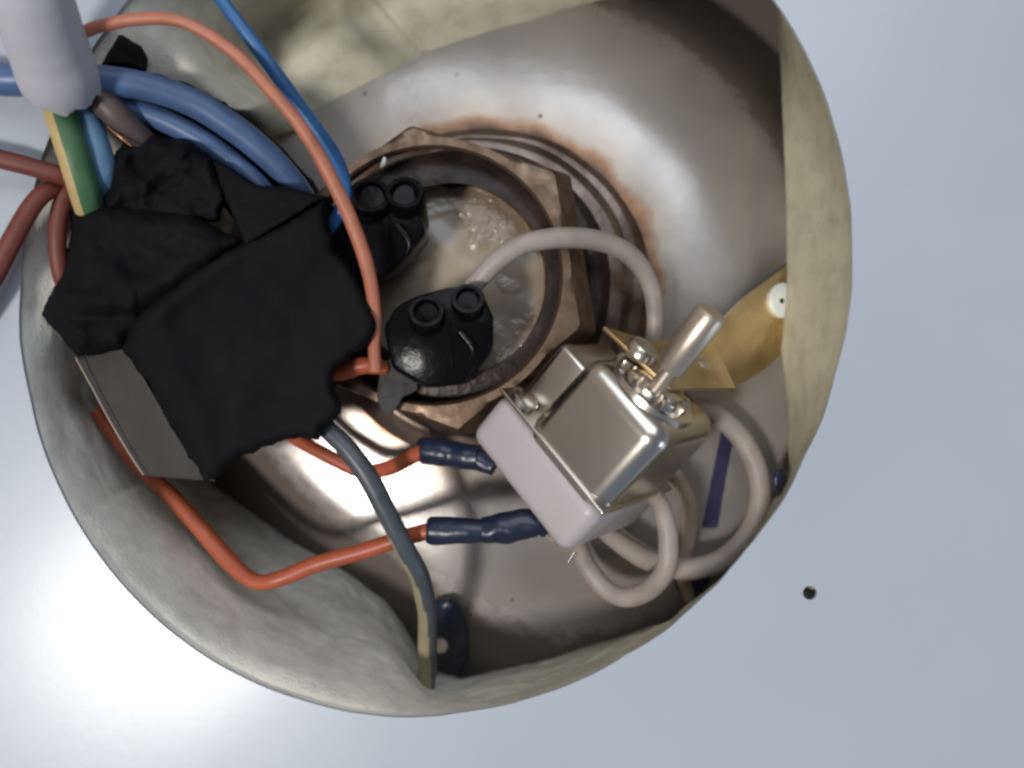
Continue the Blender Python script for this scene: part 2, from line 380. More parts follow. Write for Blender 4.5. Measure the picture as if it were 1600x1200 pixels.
M['ink'] = mat("marker_ink", (0.020, 0.018, 0.055), 0.5, col2=(0.032, 0.027, 0.075), nscale=400)
M['dark'] = mat("dark_void", (0.012, 0.010, 0.009), 0.8)

# ------------------------------------------------------------ the tank end (dome)
ZF = -35.0; RD = 0.42
DC = P(762, 452, ZF)
VC = P(840, 535, ZF)      # highest point of the dome
KC = P(798, 436, ZF); RK = 0.070        # the steel is domed, then rolls away downwards beyond this radius
def dome_z(x, y):
    r2 = (x - VC.x) ** 2 + (y - VC.y) ** 2
    z = DC.z - r2 / (2 * RD)
    u = math.hypot(x - KC.x, y - KC.y) - RK
    u -= 0.018 * min(1, max(0, (((x - KC.x) * .66 - (y - KC.y) * .75) - 0.035) / 0.040))
    if u > 0: z -= u * u / 0.026 if u < 0.014 else (0.014 ** 2 / 0.026 + (u - 0.014) * 1.08)
    return max(z, -0.085)
def F(px, py, lift=0.0):
    """photo pixel -> point on the dome (lift mm)"""
    a, b = -25.0, -90.0
    for _ in range(40):
        z = (a + b) / 2; p = P(px, py, z)
        if p.z > dome_z(p.x, p.y) + lift * 0.001: a = z
        else: b = z
    return P(px, py, z)
def fz(px, py): return F(px, py).z * 1000
vs = []; fs = []; NR, NA = 110, 140
for i in range(NR + 1):
    r = 0.155 * i / NR
    for j in range(NA):
        a = 2 * math.pi * j / NA
        x = DC.x + r * math.cos(a); y = DC.y + r * math.sin(a)
        z = dome_z(x, y) + 0.0005 * noise.noise(Vector((x * 40, y * 40, 0)))
        vs.append((x, y, z))
for i in range(NR):
    for j in range(NA):
        a = i * NA + j; b = i * NA + (j + 1) % NA
        fs.append((a, b, b + NA, a + NA) if i else (a, b + NA, a + NA))
tank = thing("water_tank", "dull steel domed tank end at the bottom of the opening, browned round the flange", "tank", DC)
mesh("tank_end", vs, fs, M['tank'], tank)
def decal(name, pts, m, lift=0.12, label=None):
    """a flat mark that follows the dome"""
    pl = resample(pts, 40); cx = sum(p.x for p in pl) / 40; cy = sum(p.y for p in pl) / 40
    vs = []; fs = []
    for t in (1, .66, .33, .02):
        for p in pl:
            j = noise.noise(Vector((p.x * .2, p.y * .2, 0))) * 1.5 * t
            vs.append(F(cx + (p.x - cx) * t + j, cy + (p.y - cy) * t, lift))
    for k in range(3):
        for j in range(40):
            a = k * 40 + j; b = k * 40 + (j + 1) % 40; fs.append((a, b, b + 40, a + 40))
    fs.append(tuple(range(120, 160)))
    o = mesh(name, vs, fs, m, tank, label=label); fixn(o); return o
decal("ink_mark", [(1127, 672), (1146, 684), (1121, 826), (1097, 824)], M['ink'], label="straight violet marker stroke on the steel")
decal("ink_mark", [(1052, 905), (1104, 893), (1112, 906), (1088, 930), (1066, 938)], M['ink'], label="dark marker patch low on the steel")
decal("ink_mark", [(1151, 757), (1158, 745), (1160, 747), (1154, 759)], M['dark'])

# ------------------------------------------------------------ cover panel
EC = (681.2, 432.5); EA, EB = 695.3, 642.9; TH = R(-66.42)
def ell(t, f=1.0, grow=0.0):
    u = (EA * f + grow) * math.cos(t); v = (EB * f + grow) * math.sin(t)
    return (EC[0] + u * math.cos(TH) - v * math.sin(TH), EC[1] + u * math.sin(TH) + v * math.cos(TH))
cover = thing("cover_panel", "white painted metal cover with a large round opening and one small screw hole", "cover", (0, 0, 0))
bm = bmesh.new()
def loop(pts):
    v = [bm.verts.new(p) for p in pts]; return [bm.edges.new((v[i], v[(i + 1) % len(v)])) for i in range(len(v))]
hole = []
for i in range(240):
    t = 2 * math.pi * i / 240
    x, y = ell(t); n = noise.noise(Vector((x * .012, y * .012, 0))) * 2.6 + noise.noise(Vector((x * .08, y * .08, 7))) * 0.8
    hole.append(P(x + n, y + n, 0))
S = 0.30
E_ = loop([(-S, -S, 0), (S, -S, 0), (S, S, 0), (-S, S, 0)]) + loop(hole)
E_ += loop([P(1265.5 + 11 * math.cos(a), 926.5 + 11 * math.sin(a)) for a in [2 * math.pi * i / 28 for i in range(28)]])
bmesh.ops.triangle_fill(bm, use_beauty=True, use_dissolve=False, edges=E_)
for f in bm.faces:
    if f.normal.z < 0: f.normal_flip()
ret = bmesh.ops.extrude_face_region(bm, geom=bm.faces[:])
for v in [g for g in ret['geom'] if isinstance(g, bmesh.types.BMVert)]: v.co.z -= 0.0009
bmesh.ops.recalc_face_normals(bm, faces=bm.faces)
me = bpy.data.meshes.new("sheet"); bm.to_mesh(me); bm.free(); me.materials.append(M['paint'])
o = bpy.data.objects.new("sheet", me); COL.objects.link(o); o.parent = cover

# ------------------------------------------------------------ foam insulation ring
inner = [(1213, -70), (1216, 0), (1222, 150), (1229, 330), (1230, 450), (1220, 545), (1232, 640), (1232, 735), (1200, 815), (1130, 905), (1045, 972),
         (930, 1005), (860, 1032), (790, 1048), (720, 1058), (670, 1045), (640, 990), (600, 935), (545, 892), (480, 856), (410, 812), (345, 765),
         (275, 690), (225, 600), (200, 500), (210, 400), (250, 300), (300, 230), (345, 195), (430, 212), (520, 186), (600, 145), (690, 96), (800, 55), (900, 22), (960, 2), (1040, -30), (1130, -70)]
C0 = Vector((700, 480))
def ray_poly(ang, poly):
    d = Vector((math.cos(ang), math.sin(ang))); best = None
    for i in range(len(poly)):
        a = Vector(poly[i]) - C0; b = Vector(poly[(i + 1) % len(poly)]) - C0; e = b - a
        den = d.x * e.y - d.y * e.x
        if abs(den) < 1e-9: continue
        t = (a.x * e.y - a.y * e.x) / den; s = (a.x * d.y - a.y * d.x) / den
        if t > 0 and -1e-6 <= s <= 1 + 1e-6 and (best is None or t > best): best = t
    return best
hp = [ell(2 * math.pi * i / 360, 1, 1.0) for i in range(360)]
NA = 620; NRr = 64; vs = []; fs = []
for i in range(NA):
    a = 2 * math.pi * i / NA
    ro = ray_poly(a, hp); ri = ray_poly(a, inner)
    dx, dy = math.cos(a), math.sin(a)
    adeg = math.degrees(a) % 360
    soft = 0.75 if 20 < adeg < 200 else 0.22
    soft = 0.12 if (adeg < 30 or adeg > 325) else soft
    zt = -0.95
    col = []
    for k in range(NRr + 1):
        t = k / NRr
        # plan position goes from the rim to the foot; depth goes down, foot bulging a little
        bulge = math.sin(math.pi * t) * (0.10 if 60 < adeg < 150 else 0.03)
        tt = t / 0.62 if (adeg < 45 or adeg > 300) else t + bulge
        rr = ro + (ri - ro) * min(1, tt)
        px, py = C0.x + dx * rr, C0.y + dy * rr
        zfl = fz(px, py)
        z = zt + (zfl - 3 - zt) * (t ** (1.5 if 55 < adeg < 190 else 0.95))
        sh_ = max(0.0, min(1.0, (adeg - 165) / 14)) * max(0.0, min(1.0, (236 - adeg) / 14)); sh_ = sh_ * sh_ * (3 - 2 * sh_)
        z = z * (1 - sh_) + sh_ * (zt - 19 * t - (0 if t < .8 else (t - .8) * 90))
        p = P(px, py, z)
        amp = soft * 0.0030 * min(1, t * 2.2)
        q = Vector((p.x * 45, p.y * 45, p.z * 45))
        d = amp * noise.noise(q) + amp * 0.30 * noise.noise(q * 2.7) + amp * (0.14 if 50 < adeg < 200 else 0.05) * noise.noise(q * 9) + amp * (0.10 if 50 < adeg < 160 else 0) * noise.noise(q * 20)
        # seam between two foam pieces at the top
        seam = 0
        if 255 < adeg < 275:
            sx = 620 + (681 - 620) * ((py - 30) / 70)
            seam = -0.0014 * math.exp(-((px - sx) / 9) ** 2) * (1 if 0 < py < 112 or py <= 0 else 0)
        p = p + Vector((-dx, dy, 0)) * d + Vector((0, 0, 1)) * (d * 0.6 + seam)
        vs.append(p)
# outer skirt below the sheet
base = len(vs)
for i in range(NA):
    a = 2 * math.pi * i / NA; ro = ray_poly(a, hp) + 25
    vs.append(P(C0.x + math.cos(a) * ro, C0.y + math.sin(a) * ro, -4))
for i in range(NA):
    a = 2 * math.pi * i / NA; ro = ray_poly(a, hp) + 300
    vs.append(P(C0.x + math.cos(a) * ro, C0.y + math.sin(a) * ro, -5.5))
n1 = NRr + 1
for i in range(NA):
    j = (i + 1) % NA
    for k in range(NRr): fs.append((i * n1 + k, i * n1 + k + 1, j * n1 + k + 1, j * n1 + k))
    fs.append((base + i, i * n1, j * n1, base + j)); fs.append((base + NA + i, base + i, base + j, base + NA + j))
foam = thing("foam_insulation", "cream insulation foam lining the round opening between cover and tank", "insulation", (0, 0, -0.02))
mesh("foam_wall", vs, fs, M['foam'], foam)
# thin raised burr of foam skin under the rim
# second lump lying on the steel at the lower left
# ------------------------------------------------------------ heating element flange
he = thing("heating_element", "brass hexagon nut and stepped flange screwed into the tank, resin centre", "heating element", P(762, 452, ZF))
def ring(name, cx, cy, z0, r0, z1, r1, m, cx1=None, cy1=None, seg=96, label=None, rin=None, wob=0.0, ridges=0):
    """band from (centre, z0, r0) to (centre1, z1, r1) in photo px / mm, with an inner lip of radius rin on top"""
    cx1 = cx if cx1 is None else cx1; cy1 = cy if cy1 is None else cy1
    vs = []; fs = []; st = 8
    prof = []
    if rin: prof.append((cx1, cy1, z1, rin)); 
    prof += [(cx1, cy1, z1, r1 - 2.5), (cx1 , cy1, z1 - 0.25, r1)]
    for k in range(1, st + 1):
        t = k / st; wv = ridges * math.sin(t * math.pi * 2 * 4)
        prof.append((cx1 + (cx - cx1) * t, cy1 + (cy - cy1) * t, (z1 - .25) + (z0 - z1 + .25) * t, r1 + (r0 - r1) * t + wv))
    for (x, y, z, r) in prof:
        for j in range(seg):
            a = 2 * math.pi * j / seg; rr = r + wob * noise.noise(Vector((math.cos(a) * 3, math.sin(a) * 3, z * .4)))
            vs.append(P(x + rr * math.cos(a), y + rr * math.sin(a), z))
    for i in range(len(prof) - 1):
        for j in range(seg):
            a = i * seg + j; b = i * seg + (j + 1) % seg; fs.append((a, b, b + seg, a + seg))
    if not rin: fs.append(tuple(range(seg)))
    o = mesh(name, vs, fs, m, he, label=label); fixn(o); return o
ring("weld_collar", 758, 462, -37, 262, -33.5, 244, M['collar'], 762, 452, rin=150, wob=4, label="pale worn steel collar welded to the tank")
ring("flange_ring", 755, 450, -34, 238, -31, 226, M['collar'], 750, 446, rin=150, wob=3, label="outermost scorched ring of the flange")
ring("flange_ring", 742, 444, -32, 216, -27, 206, M['dark_ring'], 736, 442, rin=150, wob=2, label="dark middle ring of the flange")
ring("thread", 728, 440, -30, 204, -21, 200, M['dark_ring'], 706, 436, rin=150, ridges=2.2, label="dark threaded neck under the nut")
# hexagon nut, a hollow prism with bevelled top
hexp = [(869, 267), (910, 512), (716, 674), (485, 588), (441, 340), (642, 196)]
hc = (676, 430); zt, zb = -15.5, -22.5
def hexring(f, z, n=96, circ=None, off=(0, 0)):
    out = []
    for j in range(n):
        a = 2 * math.pi * j / n
        d = Vector((math.cos(a), math.sin(a)))
        best = 1e9
        for i in range(6):
            A = Vector(hexp[i]) - Vector(hc); B = Vector(hexp[(i + 1) % 6]) - Vector(hc); e = B - A
            den = d.x * e.y - d.y * e.x
            if abs(den) < 1e-9: continue
            t = (A.x * e.y - A.y * e.x) / den; s = (A.x * d.y - A.y * d.x) / den
            if t > 0 and -1e-6 <= s <= 1 + 1e-6: best = min(best, t)
        rr = best * f if circ is None else circ
        out.append(P(hc[0] + off[0] + d.x * rr, hc[1] + off[1] + d.y * rr, z))
    return out
NH = 192
rows = [hexring(1.0, zb, NH, off=(22, 6)), hexring(1.0, zt - 1.2, NH), hexring(0.985, zt - 0.3, NH), hexring(1, zt, NH, circ=216), hexring(1, zt, NH, circ=204),
        hexring(1, zt - 0.6, NH, circ=199), hexring(1, zt - 6.5, NH, circ=197, off=(6, 0))]
# keep the chamfer circle inside the flats
vs = [p for r_ in rows for p in r_]
fs = []
for i in range(len(rows) - 1):
    for j in range(NH):
        a = i * NH + j; b = i * NH + (j + 1) % NH; fs.append((a, b, b + NH, a + NH))
o = mesh("hex_nut", vs, fs, M['brass'], he); fixn(o)
# inner stepped parts
def disc(name, cx, cy, prof, m, label=None, seg=96, fn=None):
    vs = []; fs = []
    for (r, z) in prof:
        for j in range(seg):
            a = 2 * math.pi * j / seg; x = cx + r * math.cos(a); y = cy + r * math.sin(a)
            vs.append(P(x, y, z + (fn(x, y) if fn else 0)))
    for i in range(len(prof) - 1):
        for j in range(seg):
            a = i * seg + j; b = i * seg + (j + 1) % seg; fs.append((a, b, b + seg, a + seg))
    fs.append(tuple(range((len(prof) - 1) * seg, len(prof) * seg)))
    o = mesh(name, vs, fs, m, he, label=label); fixn(o); return o
disc("inner_rim", 688, 438, [(199, -24), (192, -22.5), (182, -22), (174, -23), (172, -29)], M['dark_ring'], label="dark brown ring inside the nut")
disc("inner_rim", 696, 440, [(171, -28), (168, -25.2), (161, -24.8), (156, -25.6), (152, -30)], M['brass'], label="thin bronze ring round the resin")
disc("resin_fill", 700, 440, [(157, -29)] + [(155 * f, -27 + 1.2 * (1 - f * f)) for f in (1, .94, .88, .82, .76, .7, .64, .58, .52, .46, .4, .34, .28, .22, .16, .1, .05)], M['resin'],
     fn=lambda x, y: 0.5 * noise.noise(Vector((x * .022, y * .022, 2))))

# ------------------------------------------------------------ black terminal connectors
def connector(label, socks, body, zt, zb, group):
    """two round screw wells side by side on a body"""
    t = thing("terminal_connector", label, "connector", P(body[0][0], body[0][1], zb), group)
    slab("body", [P(x, y, zt - 2.2) for x, y in body], 0.001 * (zt - 2.2 - zb), M['blackp'], t, bevel=0.0011, dirn=(0, 0, 1))
    (ax_, ay_), (bx_, by_) = (socks[0][0], socks[0][1]), (socks[1][0], socks[1][1])
    mx_, my_ = (ax_ + bx_) / 2, (ay_ + by_) / 2
    tube("mould_rib", [(mx_ + 2, my_ + 26, zt - 2.3, 2.5), (mx_ + 6, my_ + 60, zt - 2.2, 2.5), (mx_ + 8, my_ + 96, zt - 2.3, 2.5)], M['blackp'], t, seg=10)
    tube("side_clip", [(ax_ - 12, ay_ + 52, zt - 2.2, 7), (ax_ + 8, ay_ + 78, zt - 2.3, 7), (ax_ + 4, ay_ + 96, zt - 2.8, 5)], M['blackp'], t, seg=12)
    for (x, y, r, dx, dy) in socks:
        # collar leaning out of the body: outer wall, lip, bore
        Ct = P(x, y, zt); Cb = P(x + dx, y + dy, zb + 3); ax = (Ct - Cb); h = ax.length; r_ = rs(r, zt)
        s = lathe("socket", Cb, ax, [(r_ * 1.05, 0), (r_ * 1.0, h - .0006), (r_ * 0.93, h), (r_ * 0.72, h), (r_ * 0.66, h - .0006), (r_ * 0.60, h - 0.010), (0.00001, h - 0.010)], M['blackp'], t, seg=40)
        q = lathe("clamp_screw", Cb + ax.normalized() * (h - 0.0098), ax, [(r_ * 0.55, 0), (r_ * 0.52, 0.0009), (0.00001, 0.0010)], M['hole'], s, seg=24)
    return t
BODY2 = [(598, 512), (618, 478), (650, 462), (700, 448), (748, 446), (770, 492), (770, 542), (726, 600), (664, 607), (612, 576)]
g = "black terminal connectors on the heating element"
connector("black two-well terminal connector in front of the resin, lower right of the pair",
          [(731, 466, 27, 4, 50), (666, 486, 29, 8, 52)], BODY2, -3, -20, g)
connector("black two-well terminal connector behind the salmon wire, upper left of the pair",
          [(632, 300, 31, 8, 50), (578, 304, 34, 2, 50)],
          [(515, 330), (548, 290), (600, 270), (650, 285), (655, 330), (666, 362), (640, 395), (600, 432), (560, 440), (520, 410)], -6, -20, g)

# ------------------------------------------------------------ thermostat
th = thing("thermostat", "shiny metal thermostat with white ceramic base, steel shaft and brass bracket", "thermostat", P(960, 700, -10))
OW = P(940, 799, 3.0)
wv = Vector((-.58, -.06, .81)).normalized()
vv = Vector((.636, -.771, 0)); vv = Vector((.636, -.771, -(.636 * wv.x - .771 * wv.y) / wv.z)).normalized()
av = vv.cross(wv); av = -av if av.y < 0 else av
U = K
def Q(a, v, w_): return OW + av * (a * U) + vv * (v * U) + wv * (w_ * U)
def box(name, a0, a1, v0, v1, w0, w1, m, bev, parent=th, seg=4, label=None, taper=0):
    vs = []
    for (a, i) in ((a0, 0), (a1, 1)):
        k = taper if i else 0
        for (v, w_) in ((v0 + k, w0 + k), (v1 - k, w0 + k), (v1 - k, w1 - k), (v0 + k, w1 - k)): vs.append(Q(a, v, w_))
    fs = [(0, 3, 2, 1), (4, 5, 6, 7), (0, 1, 5, 4), (1, 2, 6, 5), (2, 3, 7, 6), (3, 0, 4, 7)]
    o = mesh(name, vs, fs, m, parent, label=label); fixn(o, bev * U, seg); return o
box("ceramic_base", -110, -3, -258, 4, -235, 3, M['ceramic'], 24, seg=6)
box("lower_flange", -3.5, 3, -262, 6, -240, 5, M['chrome'], 2.4, label="thin folded rim where the can grips the ceramic")
can = box("metal_can", -60, 160, -192, 2, -228, 0, M['chrome'], 34, seg=8, taper=6)
box("side_wing", -40, 118, -250, -180, -190, -42, M['chrome'], 12, seg=4, label="lower step of the can beside the nut")
# rivet lug on the wing
lathe("rivet", Q(4, -226, -20), av, [(24 * U, 0), (24 * U, 9 * U), (20 * U, 12 * U), (.00001, 12 * U)], M['chrome'], th, seg=32)
# pressed shoulder on the top (normal av)
lathe("collar", Q(156, -98, -95), av, [(80 * U, 0), (78 * U, 10 * U), (66 * U, 14 * U), (60 * U, 14 * U), (56 * U, 4 * U), (.00001, 4 * U)], M['chrome'], th, seg=56)
# star washer: ring with tabs
for i in range(10):
    a = 2 * math.pi * i / 10
    d = vv * math.cos(a) + wv * math.sin(a); tng = av.cross(d)
    c = Q(176, -98, -80) + d * (56 * U)
    vs = []
    for (x, y, z) in ((-9, -10, -7), (9, -10, -7), (9, 10, -7), (-9, 10, -7), (-8, -9, 7), (8, -9, 7), (8, 9, 7), (-8, 9, 7)):
        vs.append(c + d * (x * U) + tng * (y * U) + av * (z * U))
    o = mesh("washer_tab", vs, [(0, 3, 2, 1), (4, 5, 6, 7), (0, 1, 5, 4), (1, 2, 6, 5), (2, 3, 7, 6), (3, 0, 4, 7)], M['chrome'], th); fixn(o, 1.0 * U, 2)
lathe("bushing", Q(160, -98, -80), av, [(48 * U, 0), (48 * U, 26 * U), (40 * U, 30 * U), (.00001, 30 * U)], M['chrome'], th, seg=40)
# brass bracket: plate normal to the shaft, then a tail bent back towards the tank
br = []
plate = [P(944, 510, 3.0), P(1046, 606, 5.5), P(1150, 606, -7), P(1128, 560, -9), P(1065, 530, -9), P(1018, 532, -5)]
b1 = slab("bracket", plate, 0.0009, M['goldbrass'], th, label="thin brass mounting plate under the shaft", bevel=0.0001)
# tail: strip with a rolled bend
prof = [((1048, 560, 1), (1048, 608, 1)), ((1080, 550, -7.0), (1092, 610, -6)), ((1100, 530, -15), (1128, 608, -15)), ((1126, 502, -21), (1156, 600, -23)),
        ((1160, 468, -25), (1190, 580, -27)), ((1195, 441, -28), (1216, 558, -29.5)), ((1250, 400, -31), (1258, 530, -32))]
q0 = catmull([list(map(float, a)) for a, b in prof], 6); q1 = catmull([list(map(float, b)) for a, b in prof], 6)
vs = []; fs = []; nw = 14
for a, b in zip(q0, q1):
    for k in range(nw + 1):
        t = k / nw
        vs.append(P(a[0] + (b[0] - a[0]) * t, a[1] + (b[1] - a[1]) * t, a[2] + (b[2] - a[2]) * t - 4.5 * max(0, (t - .5) / .5) ** 2.2 - 1.2 * max(0, (.18 - t) / .18) ** 2))
nn = len(vs); vs += [v - Vector((0.0002, 0, 0.0009)) for v in vs]
W = nw + 1
for i in range(len(q0) - 1):
    for k in range(nw):
        a = i * W + k; fs += [(a, a + 1, a + W + 1, a + W), (a + nn, a + W + nn, a + W + 1 + nn, a + 1 + nn)]
    for k in (0, nw):
        a = i * W + k; fs.append((a, a + W, a + W + nn, a + nn))
for k in range(nw):
    fs.append((k, k + 1, k + 1 + nn, k + nn)); a = (len(q0) - 1) * W + k; fs.append((a, a + 1, a + 1 + nn, a + nn))
o = mesh("bracket_tail", vs, fs, M['goldbrass'], th, label="brass arm bent back towards the foam"); fixn(o)
n_ = Vector((.34, .0, .94))
lathe("bracket_rivet", P(1222, 470, -29.8), n_, [(rs(28, -28), 0), (rs(28, -28), .0009), (rs(25, -28), .0013), (.00001, .0015)], M['whitenylon'], o, seg=40, label="white rivet head on the brass arm")
lathe("rivet_hole", P(1221, 470, -28.25), n_, [(rs(5, -22), 0), (rs(4, -22), .0003), (.00001, .0003)], M['dark'], o, seg=16)
# screws on the plate
lathe("plate_screw", P(1000, 553, 2.2), av, [(rs(27), 0), (rs(27), .0012), (rs(22), .0021), (.00001, .0024)], M['chrome'], th, seg=36)
s2 = lathe("plate_screw", P(1096, 576, -6.5), av, [(rs(17), 0), (rs(17), .0010), (rs(13), .0015), (.00001, .002)], M['steel'], th, seg=30)
# shaft with neck
A0 = P(1030, 600, 6); A1 = P(1046, 575, 12); A2 = P(1113, 487, 18)
ax = (A2 - A1); L_ = ax.length
lathe("shaft_neck", A0 - ax.normalized() * .002, ax, [(rs(13, 6), 0), (rs(13, 6), .0095), (.00001, .0095)], M['steel'], th, seg=32)
r_ = rs(26, 14)
s = lathe("shaft", A1, ax, [(r_ * .93, 0), (r_, .0004), (r_, L_ - .0006), (r_ * .90, L_), (.00001, L_ + .0001)], M['steel'], th, seg=64)
# push-on tabs of the thermostat (beside the sleeves)
for (x, y, x2, y2) in ((752, 712, 790, 722), (842, 826, 868, 838)):
    slab("spade_tab", [P(x, y - 9, -16), P(x2, y2 - 9, -15), P(x2, y2 + 9, -15), P(x, y + 9, -16)], .0008, M['dark_ring'], th)
slab("solder_tail", [P(898, 862, -8), P(902, 864, -8), P(892, 879, -9), P(888, 877, -9)], .0005, M['chrome'], th)

# ------------------------------------------------------------ wires
def wire(name, pts, m, label, cat="wire", group=None, **kw):
    o = tube(name, pts, m, **kw); return top(o, label, cat, group)

def fl(x, y, lift, r): return (x, y, fz(x, y) + lift, r)
# cream silicone wires
wire("silicone_wire", [(728, 462, -12, 13), (745, 440, -10, 15), (775, 408, -9, 16), (820, 382, -9, 16), (880, 372, -12, 16.5), (940, 377, -17, 16), (985, 400, -21, 15.5), (1014, 440, -24, 14.5), (1022, 490, -26, 14), (1018, 540, -27, 14), (1000, 590, -27, 14)],
     M['silicone'], "cream wire arching from the lower black connector over the flange", wob=.02)
wire("silicone_wire", [(1030, 640, -24, 15), (1075, 632, -29, 15), (1115, 645, -31, 16), (1155, 680, -32, 16.5), (1182, 730, -32, 17), (1187, 785, -31, 17), (1168, 835, -31, 17), (1125, 875, -31, 17), (1070, 888, -30, 17), (1015, 876, -29, 17), (970, 848, -28, 16), (930, 812, -26, 15)],
     M['silicone'], "cream wire making the largest loop, nearest the right foam wall", wob=.03)
wire("silicone_wire", [(1020, 770, -20, 14), (1036, 800, -15, 15), (1045, 845, -14, 16), (1040, 890, -15, 16), (1015, 922, -20, 16), (980, 934, -24, 15.5), (945, 918, -27, 15), (915, 880, -28, 15), (900, 835, -26, 14)],
     M['silicone'], "cream wire looping below the can, crossing in front of the other loops", wob=.03)
wire("silicone_wire", [(1045, 730, -30, 12), (1072, 775, -33, 12), (1078, 815, -35, 12), (1072, 860, -37, 12), (1068, 900, -39, 11), (1078, 935, -42, 10)],
     M['silicone2'], "thinner yellowed wire running straight down behind the cream loops", wob=.03)
# salmon wire
wire("salmon_wire", [(132, 50, 14, 9.5), (165, 38, 14, 9.5), (215, 29, 14, 9.5), (270, 32, 14, 9.5), (325, 55, 13, 10), (378, 92, 12, 10.5), (430, 148, 11, 11), (475, 205, 9, 11), (515, 270, 6, 11.5), (550, 345, 3, 11.5), (575, 420, 0, 11), (584, 490, -4, 10), (583, 540, -7, 10), (586, 580, -9, 10)],
     M['orange'], "long salmon wire arching down in front of the black tape", wob=.02)
# thin blue wire
wire("blue_wire", [(60, -560, 10, 10), (200, -280, 10, 10), (322, -40, 8, 10), (350, 4, 8, 10.5), (392, 62, 7, 11), (440, 128, 5, 11.5), (485, 190, 2, 12), (520, 240, -1, 12.5), (537, 285, -4, 12), (534, 322, -6, 11), (518, 350, -7, 10), (500, 372, -9, 9)],
     M['blue'], "slim bright blue wire running beside the salmon wire", wob=.02)
# thick blue wires
gb = "thick slate blue wires entering the tape"
wire("thick_blue_wire", [(-700, 20, 8, 27), (-350, 60, 7, 27), (-60, 112, 6, 26), (10, 124, 6, 26), (85, 122, 5, 25), (165, 126, 3, 23), (230, 136, 1, 22), (300, 160, -2, 22), (365, 200, -5, 22), (420, 245, -8, 21), (462, 290, -11, 18), (490, 330, -14, 15)],
     M['bluethick'], "thick slate blue wire, upper of the two curving behind the salmon wire", group=gb, seg=28)
wire("thick_blue_wire", [(150, 150, -1, 16), (200, 168, -2, 17), (260, 190, -4, 18), (320, 222, -6, 18), (365, 255, -8, 17), (400, 285, -8, 16), (420, 306, -9, 14)],
     M['bluethick'], "thick slate blue wire, lower of the two, ending on the tape", group=gb, seg=28)
# red wires left
gr = "brick red wires at the left edge"
wire("red_wire", [(-600, 150, 6, 15), (-300, 190, 6, 15), (-40, 240, 6, 15), (10, 251, 5.5, 15), (60, 264, 4, 14.5), (100, 276, 2, 14), (130, 290, -2, 13)], M['darkred'], "brick red wire entering from the left edge, uppermost", group=gr)
wire("red_wire", [(-420, 1000, 5, 16), (-240, 760, 5, 16), (-50, 490, 6, 16), (-12, 434, 5, 16), (20, 374, 4.5, 15.5), (50, 322, 3.5, 14.5), (78, 296, 1, 14), (110, 290, -3, 13)], M['darkred'], "brick red wire slanting down to the left edge", group=gr)
wire("red_wire", [(125, 280, -2, 12), (104, 300, -1, 13), (92, 340, -1, 13.5), (90, 385, -1.5, 13.5), (96, 430, -3, 13), (110, 465, -6, 12)], M['darkred'], "short brick red wire dropping behind the tape's left edge", group=gr)
# red wires to the thermostat with navy sleeves
def sleeved(label, pts, sl, extra=None):
    t = thing("red_lead", label, "wire", P(*pts[0][:3]), "orange-red leads with navy crimp sleeves")
    tube("insulation", pts, M['red'], t, wob=.02)
    s = tube("crimp_sleeve", sl, M['navy'], t, seg=28, wob=.05)
    if extra: tube("crimp_barrel", extra, M['navy'], s, seg=28, wob=.12)
sleeved("orange-red lead with navy sleeve, upper of two, crossing behind the grey-beige wire",
        [(430, 650, -20, 11), (455, 680, -22, 11), (490, 702, -24, 11), (530, 722, -25, 11.5), (568, 736, -25, 11.5), (610, 730, -22, 12), (650, 710, -18, 12), (680, 700, -16, 12)],
        [(655, 704, -17, 18), (662, 704, -17, 21), (690, 706, -16, 22), (708, 709, -15.5, 20), (728, 713, -14.5, 20), (748, 716, -14, 20)],
        [(742, 716, -14, 14), (752, 722, -14, 15), (772, 732, -13, 12)])
sleeved("orange-red lead with navy sleeve, lower of two, bent sharply over the foam",
        [(150, 640, -24, 10), (180, 682, -25, 10), (215, 728, -25, 11), (262, 768, -24, 13), (310, 820, -22, 14), (352, 868, -20, 14), (385, 900, -18, 13), (408, 910, -17, 12), (440, 903, -16, 12.5), (500, 880, -16, 13), (580, 856, -15, 13), (640, 838, -14, 13), (685, 828, -13, 13)],
        [(667, 830, -13, 18), (675, 830, -13, 22), (700, 829, -12.5, 22), (728, 828, -12, 20), (758, 828, -12, 18)],
        [(754, 828, -12, 19), (770, 826, -12, 22), (800, 822, -12, 25), (830, 818, -12, 23), (848, 822, -12, 20), (858, 832, -12, 12)])
# red stub going from tape to connector
wire("red_wire", [(505, 585, -13, 13), (535, 578, -12, 15), (562, 572, -11, 14), (590, 574, -11, 13), (600, 580, -12, 10)], M['red'], "short fat red wire end between black tape and lower connector", seg=24, wob=.1)
# green-yellow looking earth wire
def two(i, j): return 1 if 0.05 < ((j + 0.40 * i + .62) % 1.0) < 0.50 else 0
wire("earth_wire", [(480, 640, -8, 15), (508, 668, -7, 15), (545, 706, -6, 16), (580, 752, -6, 16.5), (606, 805, -7, 16), (632, 856, -9, 16), (655, 902, -12, 16), (666, 950, -16, 15.5), (667, 1000, -22, 15), (666, 1040, -28, 15), (665, 1075, -32, 14)],
     [M['greyblue'], M['beige']], "grey-blue and beige striped wire hanging from the tape to the bottom", matfn=two, seg=32, wob=.02)

